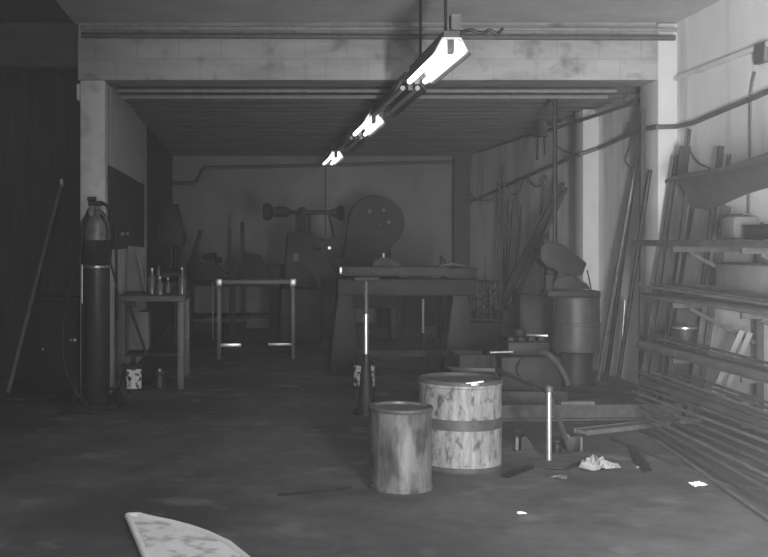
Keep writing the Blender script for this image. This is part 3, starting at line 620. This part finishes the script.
# ================= STEEL TUBE FRAME =================
tf = thing('tube_frame', 'square steel tube frame table with bright welded corners', 'frame', (XX(256, 14.6), 14.8, 0))
y0 = 14.5; xl, xr = XX(219, y0), XX(293, y0); zt = ZZ(282, y0); dp = .55
def sq(a, b, w, nm, m_): MB().bar(a, b, w, w, bevel=.004).build(nm, m_, tf)
sq((xl, y0, zt), (xr, y0, zt), .055, 'top_rail', 'greysteel'); sq((xl, y0 + dp, zt), (xr, y0 + dp, zt), .055, 'top_rail', 'iron')
for x in (xl, xr):
    sq((x, y0 + .03, zt), (x, y0 + dp - .03, zt), .05, 'side_rail', 'iron')
    sq((x, y0, 0), (x, y0, zt - .03), .05, 'leg', 'greysteel'); sq((x, y0 + dp, 0), (x, y0 + dp, zt - .03), .05, 'leg', 'iron')
    MB().box((x - .045, y0 - .045, zt - .06), (x + .045, y0 - .02, zt + .045), .012).build('corner_weld', 'steel', tf)
    sq((x, y0 + .03, .18), (x, y0 + dp - .03, .18), .04, 'side_rail', 'iron')
sq((xl + .02, y0 - .01, .19), (XX(241, y0), y0 - .01, .19), .045, 'foot_bar', 'bright'); sq((XX(268, y0), y0 - .01, .2), (xr - .02, y0 - .01, .2), .035, 'foot_bar', 'steel')
sq((XX(213, y0), y0 - .03, .25), (XX(213, y0), y0 - .03, zt), .02, 'corner_strip', 'greysteel')

# ================= LEFT BENCH =================
lb_ = thing('work_bench', 'wooden work bench on the left beside the gas cylinder', 'bench', (-1.0, 12.0, 0))
yb = 11.5; xl, xr = -1.36, XX(185, yb); zt = ZZ(296, yb)
B((xl, yb, zt - .06), (xr, yb + 1.3, zt), .008).build('top', 'bench', lb_)
for x, yy, m_ in ((xl + .04, yb + .05, 'bench'), (xr - .05, yb + .05, 'steel'), (xl + .04, yb + 1.2, 'bench'), (xr - .05, yb + 1.2, 'greysteel')):
    B((x - .035, yy, 0), (x + .035, yy + .06, zt - .06), .005).build('leg', 'bench' if m_ == 'bench' else 'greysteel', lb_)
B((xl + .08, yb + .1, .35), (xr - .09, yb + 1.15, .38)).build('shelf', 'darkbox', lb_)
MB().bar((xl + .12, yb + .04, zt - .1), (xl + .3, yb + .04, .4), .03, .03).build('brace', 'darkbox', lb_)
bd = thing('propped_board', 'pale board propped up at the rear of the work bench', 'board', (XX(130, 12.5), 12.5, zt))
yy = 12.5
MB().prism([(XX(126.5, yy), yy, zt + .002), (XX(144, yy), yy, zt + .002), (XX(145.5, yy), yy + .1, ZZ(248, yy)), (XX(127, yy), yy + .1, ZZ(246, yy))], (0, .02, 0)).build('panel', 'board', bd)
for dx in (.05, .17): T([(XX(125, yy) + dx, yy + .04, zt + .011), (XX(125, yy) + dx, yy + .28, zt + .011)], .01).build('foot', 'iron', bd)
tag(T([Vector((XX(146, 12.25), 12.25, zt + .005)), W(136.5, 251, 12.46)], .016).build('wooden_stick', 'palewood'), 'pale stick leaning against the panel on the work bench', 'stick')
def bottle(px, yy, r, h, label):
    t = thing('glass_bottle', label, 'bottle', (XX(px, yy), yy, zt), 'bottles on the work bench')
    MB().lathe([(0, 0), (r, 0), (r, h * .6), (r * .8, h * .72), (r * .35, h * .82), (r * .35, h), (0, h)], t.location + Vector((0, 0, .001)), n=18).build('body', 'glass', t)
    MB().lathe([(r * .4, h), (r * .4, h + .025), (0, h + .026)], t.location + Vector((0, 0, .001)), n=12).build('cap', 'steel', t)
bottle(152, 11.9, .045, .26, 'tallest dark bottle on the work bench, next to the pale stick'); bottle(160, 11.8, .04, .17, 'short dark bottle second from the stick on the work bench'); bottle(168, 12.1, .035, .15, 'smallest dark bottle on the bench between the other bottles')
bottle(182, 11.8, .045, .27, 'dark bottle at the right end of the work bench')
gx = thing('bench_grinder', 'dark bench grinder at the rear right of the work bench', 'grinder', (XX(172, 12.4), 12.4, zt))
B((XX(164, 12.4), 12.3, zt), (XX(178, 12.4), 12.5, zt + .12), .01).build('base', 'castiron', gx)
MB().lathe([(0, -.12), (.06, -.11), (.075, 0), (.06, .11), (0, .12)], (XX(171, 12.4), 12.4, zt + .2), 'X', 20).build('motor', 'castiron', gx)
for s_ in (-.15, .13): MB().lathe([(0, 0), (.1, 0), (.1, .03), (0, .03)], (XX(171, 12.4) + s_, 12.4, zt + .2), 'X', 24).build('wheel', 'greysteel', gx)
wb = thing('pale_carton', 'pale upright carton on the floor under the work bench', 'carton', (XX(142, 12.2), 12.2, 0))
B((XX(131, 12.2), 12.0, .382), (XX(150, 12.2), 12.3, .80), .006).build('body', 'board', wb)
B((XX(131, 12.2), 12.0, .801), (XX(141, 12.2), 12.02, .85), .002).build('flap', 'board', wb)
oc = thing('oil_can', 'dark can with a spotted white label on the floor under the work bench', 'can', (XX(133, 11.4), 11.36, 0))
MB().lathe(drum(.1, .29), oc.location, n=30).build('body', 'cyl', oc)
m = MB()
f = lambda u, v, r=.1075: Vector((oc.location.x + r * math.cos(math.radians(-120 + 95 * u)), oc.location.y + r * math.sin(math.radians(-120 + 95 * u)), .05 + .2 * v))
g = [[m.bm.verts.new(f(i / 16, k / 3)) for k in range(4)] for i in range(17)]; h = [[m.bm.verts.new(f(i / 16, k / 3, .1045)) for k in range(4)] for i in range(17)]
for i in range(16):
    for k in range(3): m.bm.faces.new((g[i][k], g[i + 1][k], g[i + 1][k + 1], g[i][k + 1])); m.bm.faces.new((h[i][k], h[i][k + 1], h[i + 1][k + 1], h[i + 1][k]))
m.build('label', 'label', oc); MB().lathe([(.095, .275), (.08, .29), (.02, .3), (.02, .32), (0, .32)], oc.location, n=24).build('spout', 'castiron', oc)
oc2 = thing('oil_can', 'small tin without label right of the spotted can under the bench', 'can', (XX(160, 11.8), 11.75, 0))
MB().lathe(drum(.08, .16), oc2.location, n=26).build('body', 'cyl', oc2); MB().lathe([(.075, .15), (.02, .17), (.02, .2), (0, .2)], oc2.location, n=18).build('spout', 'steel', oc2)
# tool board on the left wall with two hanging tools
tb = B((WL + .001, 11.0, 1.5), (WL + .03, 14.7, 2.36), .01).build('tool_board', 'shade_and_board'); tag(tb, 'long dark tool board fixed to the left wall above the work bench', 'board')
for (px, py, lb) in ((122, 234, 'small shiny tool on the dark board, nearer to the pillar'), (127, 233.5, 'small shiny tool on the dark board, farther from the pillar')):
    x = WL + .045; yy = -x * F / (VX - px); t = thing('hanging_tool', lb, 'tool', (x, yy, ZZ(py, yy)), 'tools hanging on the left board')
    T([W(px, py - 4, yy), W(px, py + 6, yy)], .012).build('shaft', 'iron', t); MB().lathe([(0, -.02), (.022, -.015), (.025, .01), (0, .02)], W(px, py, yy) + Vector((.005, 0, 0)), 'X', 14).build('head', 'bright', t)

# ================= GAS CYLINDER ON CART =================
gc = thing('gas_cylinder', 'tall dark gas cylinder standing before the left pillar', 'cylinder', (XX(97, 10.4), 10.4, .03))
Lg = Vector((XX(97, 10.4), 10.4, 0)); r = .125
MB().lathe([(0, .03), (r - .01, .03), (r, .05), (r, 1.36)], Lg, n=36).build('body', 'cyl', gc)
MB().lathe([(r, 1.6), (r, 1.66), (r * .97, 1.74), (r * .8, 1.82), (r * .5, 1.875), (.035, 1.9), (.035, 1.93), (0, 1.93)], Lg, n=36).build('shoulder', 'cylpale', gc)
MB().lathe([(r + .001, 1.361), (r + .012, 1.37), (r + .018, 1.47), (r + .01, 1.58), (r + .001, 1.599)], Lg, n=36).build('wrap', 'darkcloth', gc)
MB().lathe([(r + .001, 1.33), (r + .006, 1.335), (r + .006, 1.355), (r + .001, 1.36)], Lg, n=36).build('ring', 'steel', gc)
MB().lathe([(0, 1.93), (.03, 1.93), (.03, 1.98), (.045, 1.985), (.045, 2.02), (0, 2.022)], Lg + Vector((-.05, 0, -.005)), n=16).build('valve', 'castiron', gc)
MB().box(Lg + Vector((-.08, -.06, 1.93)), Lg + Vector((.06, .03, 1.975)), .01).build('valve_block', 'castiron', gc)
for dx, dz in ((-.03, 1.90), (-.035, 1.855), (.04, 1.845)): MB().lathe([(0, -.03), (.03, -.028), (.03, .01), (0, .012)], Lg + Vector((dx, -.12, dz)), 'Y', 18).build('gauge', 'greysteel', gc)
ct = thing('cylinder_cart', 'two-wheeled tubular cart holding the gas cylinder', 'cart', Lg)
fr = MB(); xx = .165
fr.tube(curve_pts([Lg + Vector((-xx, .165, .03)), Lg + Vector((-xx, .165, .9)), Lg + Vector((-xx, .165, 1.55)), Lg + Vector((-xx * .85, .165, 1.8)), Lg + Vector((-.06, .165, 1.945)), Lg + Vector((.06, .165, 1.945)), Lg + Vector((xx * .85, .165, 1.8)), Lg + Vector((xx, .165, 1.55)), Lg + Vector((xx, .165, .9)), Lg + Vector((xx, .165, .03))], 6), .015, 10)
fr.build('frame', 'iron', ct)
B(Lg + Vector((-.2, -.16, .001)), Lg + Vector((.2, .18, .028))).build('base_plate', 'iron', ct)
for s_ in (-1, 1):
    wh = MB().lathe([(0, -.025), (.10, -.025), (.13, -.02), (.14, 0), (.13, .02), (.10, .025), (0, .025)], Lg + Vector((s_ * .235, .165, .141)), 'X', 28).build('wheel', 'rubber', ct)
    MB().lathe([(0, -.03), (.05, -.03), (.06, -.026), (.06, .026), (.05, .03), (0, .03)], Lg + Vector((s_ * .235, .165, .141)), 'X', 20).build('hub', 'greysteel', wh)
T([Lg + Vector((-.21, .2, .141)), Lg + Vector((.21, .2, .141))], .012).build('axle', 'iron', ct)
T([Lg + Vector((-.165, .143, .98)), Lg + Vector((-.165, .143, 1.36))], .007).build('chain', 'bright', ct)
hs = T(curve_pts([Lg + Vector((-.06, -.175, 1.85)), Lg + Vector((-.12, -.2, 1.75)), Lg + Vector((-.13, -.2, 1.5)), Lg + Vector((-.24, -.2, 1.1)), Lg + Vector((-.3, -.2, .7)), Lg + Vector((-.26, -.22, .35)), Lg + Vector((-.1, -.25, .1)), Lg + Vector((.1, -.3, .015)), Lg + Vector((.4, -.25, .015))], 8), .011, 8).build('gas_hose', 'rubber')
tag(hs, 'dark rubber hose hanging down the front of the gas cylinder', 'hose')
hs = T(curve_pts([Lg + Vector((.06, -.175, 1.84)), Lg + Vector((.12, -.2, 1.72)), Lg + Vector((.13, -.2, 1.5)), Lg + Vector((.2, -.18, 1.2)), Lg + Vector((.22, -.15, 1.0)), Lg + Vector((.2, -.18, .6)), Lg + Vector((.25, -.2, .2)), Lg + Vector((.35, -.35, .015)), Lg + Vector((.1, -.5, .015)), Lg + Vector((-.3, -.45, .015))], 8), .011, 8).build('gas_hose', 'rubber')
tag(hs, 'dark rubber hose curling from the cylinder onto the floor', 'hose')
dk = thing('dark_machine', 'low dark machine with two small bright knobs at the far left', 'machine', (XX(62, 11.4), 11.5, 0))
B((XX(38, 11.4), 11.4, .0), (XX(78, 11.4), 12.0, .95), .02).build('cabinet', 'darkbox', dk); B((XX(36, 11.4), 11.38, .951), (XX(79, 11.4), 12.02, 1.0), .01).build('top', 'castiron', dk)
for px, py, r_ in ((75, 340, .015), (71, 340, .009), (43, 349, .008)): MB().lathe([(0, -.03), (r_, -.028), (r_, .0), (0, .001)], W(px, py, 11.399), 'Y', 12).build('knob', 'bright', dk)
lp = T([(XX(8, 11.3), 11.3, .003), W(61.5, 183, 12.25)], .022, 12)
t = thing('leaning_pole', 'long grey pole leaning on the dark wall at the far left', 'pole', (XX(8, 11.3), 11.3, 0)); lp.build('shaft', 'tank', t)
MB().lathe([(0, -.05), (.03, -.045), (.03, .04), (0, .05)], W(61.5, 183, 12.25), n=14).build('ferrule', 'steel', t)
# ================= DARK MACHINES ALONG THE LEFT BACK =================
dr = thing('drill_press', 'tall dark drill press at the back left corner', 'press', (XX(166, 16.4) + .25, 16.5, 0)); y0 = 16.4
T([(XX(174, y0), y0 + .3, .03), (XX(174, y0), y0 + .3, 2.15)], .05, 16).build('column', 'castiron', dr)
MB().prism([W(a, b, y0 - .1) for a, b in ((161, 212), (166, 204), (174, 203), (179, 210), (181, 222), (186, 238), (183, 246), (163, 246), (158, 236))], (0, .35, 0), .03).build('head', 'castiron', dr)
B((XX(158, y0), y0 - .25, .95), (XX(188, y0), y0 + .22, 1.02), .01).build('table', 'castiron', dr); B((XX(157, y0), y0 - .25, 0), (XX(190, y0), y0 + .5, .05), .01).build('base', 'castiron', dr)
T([W(171, 246, y0 + .05), W(171, 264, y0 + .05)], .03).build('spindle', 'iron', dr)
rb = thing('rear_bench', 'long dark bench full of machines along the back left', 'bench', (XX(225, 18), 18.2, 0)); y0 = 17.8; zr = ZZ(281, 17.95) - .001
B((XX(186, y0), y0, zr - .08), (XX(279, y0), y0 + .8, zr), .01).build('top', 'darkbox', rb)
for px in (189, 232, 275):
    for yy in (y0 + .05, y0 + .7): B((XX(px, y0) - .05, yy, 0), (XX(px, y0) + .05, yy + .08, zr - .08)).build('leg', 'darkbox', rb)
B((XX(188, y0), y0 + .1, .3), (XX(277, y0), y0 + .75, .34)).build('shelf', 'darkbox', rb)
ap = thing('arbor_press', 'dark press with a tall thin post on the rear bench', 'press', (XX(245, 18), 18.0, zr)); y1_ = 17.95
MB().prism([W(a, b, y1_) for a, b in ((233, 281), (240, 260), (246, 253), (262, 255), (266, 268), (272, 281))], (0, .3, 0), .02).build('body', 'castiron', ap)
B(W(240.5, 258, y1_ + .1), W(244.5, 222, y1_ + .18), .006).build('post', 'castiron', ap)
B(W(268, 281, y1_), W(284, 264, y1_ + .2), .02).build('counterweight', 'castiron', ap)
lt = thing('small_lathe', 'dark small lathe with a slanting lever on the rear bench', 'lathe', (XX(205, 18), 18.0, zr))
MB().prism([W(a, b, y1_) for a, b in ((187, 281), (187, 262), (192, 257), (203, 262), (210, 258), (217, 262), (221, 272), (230, 274), (230, 281))], (0, .3, 0), .02).build('headstock', 'castiron', lt)
MB().bar(W(191, 262, y1_ + .12), W(201, 230, y1_ + .12), .07, .05, (0, 1, 0), .01).build('lever', 'castiron', lt)
for px, py in ((207, 253), (213, 252), (218, 256)): MB().lathe([(0, -.05), (.06, -.04), (.07, 0), (.06, .05), (0, .06)], W(px, py + 4, y1_ + .15), n=14).build('knob', 'castiron', lt)
for i, (px0, px1, py, yy, m_, lb) in enumerate([(246, 269, 287, 19.6, 'tank', 'pale crate behind the tube frame near the back wall'), (272, 283, 287, 19.8, 'darkbox', 'narrow dark crate behind the right of the tube frame'), (380, 398, 296, 19.6, 'darkbox', 'dark crate behind the bending machine at the back wall'), (323, 343, 280, 18.4, 'darkbox', 'tall dark crate between the two presses'), (405, 452, 283, 20.0, 'darkbox', 'long dark chest at the right end of the back wall')]):
    t = thing('storage_crate', lb, 'crate', (XX((px0 + px1) / 2, yy), yy, 0))
    B((XX(px0, yy), yy, 0), (XX(px1, yy), yy + .5, ZZ(py, yy)), .01).build('body', m_, t); B((XX(px0, yy) - .01, yy - .01, ZZ(py, yy)), (XX(px1, yy) + .01, yy + .51, ZZ(py, yy) + .03), .005).build('lid', m_, t)

# ================= LIGHT =================
def area(name, loc, rot, sx, sy, power):
    l = bpy.data.lights.new(name, 'AREA'); l.shape = 'RECTANGLE'; l.size = sx; l.size_y = sy; l.energy = power
    o = bpy.data.objects.new(name, l); C.objects.link(o); o.location = loc; o.rotation_euler = rot; return o
area('right_fill', (1.5, 1.2, 1.1), (PI / 2, 0, math.radians(-71)), .8, 1.8, 1480)  # unseen area light added to brighten the right wall and haze; no doorway here
area('floor_fill', (-.9, 4.9, 3.5), (0, 0, 0), .3, 2.4, 30)  # unseen area light added to lift the left foreground floor
area('shop_front_daylight', (-.6, -2.6, 1.8), (PI / 2, 0, 0), 3.0, 2.6, 160)
w = bpy.data.worlds.new('added_haze'); bpy.context.scene.world = w; w.use_nodes = True
nt = w.node_tree; nt.nodes['Background'].inputs['Strength'].default_value = 0.0
vs_ = nt.nodes.new('ShaderNodeVolumeScatter'); vs_.inputs['Density'].default_value = .0065; vs_.inputs['Color'].default_value = (.95, .95, .95, 1)  # thin scatter added to veil the right side and lift the blacks
nt.links.new(vs_.outputs['Volume'], nt.nodes['World Output'].inputs['Volume'])

# ================= CAMERA =================
cam = bpy.data.cameras.new('camera'); co = bpy.data.objects.new('camera', cam); C.objects.link(co)
co.location = (0, 0, EYE); co.rotation_euler = (PI / 2, 0, 0)
cam.sensor_width = 36; cam.lens = F / 768 * 36
cam.shift_x = (384 - VX) / 768; cam.shift_y = -(278.5 - VY) / 768
cam.clip_start = .05; cam.clip_end = 100
s = bpy.context.scene; s.camera = co
s.view_settings.view_transform = 'Standard'; s.view_settings.look = 'None'; s.view_settings.gamma = 1; s.view_settings.use_curve_mapping = False
s.view_settings.exposure = 0
s.cycles.use_denoising = True
s.cycles.volume_bounces = 1
s.cycles.max_bounces = 6
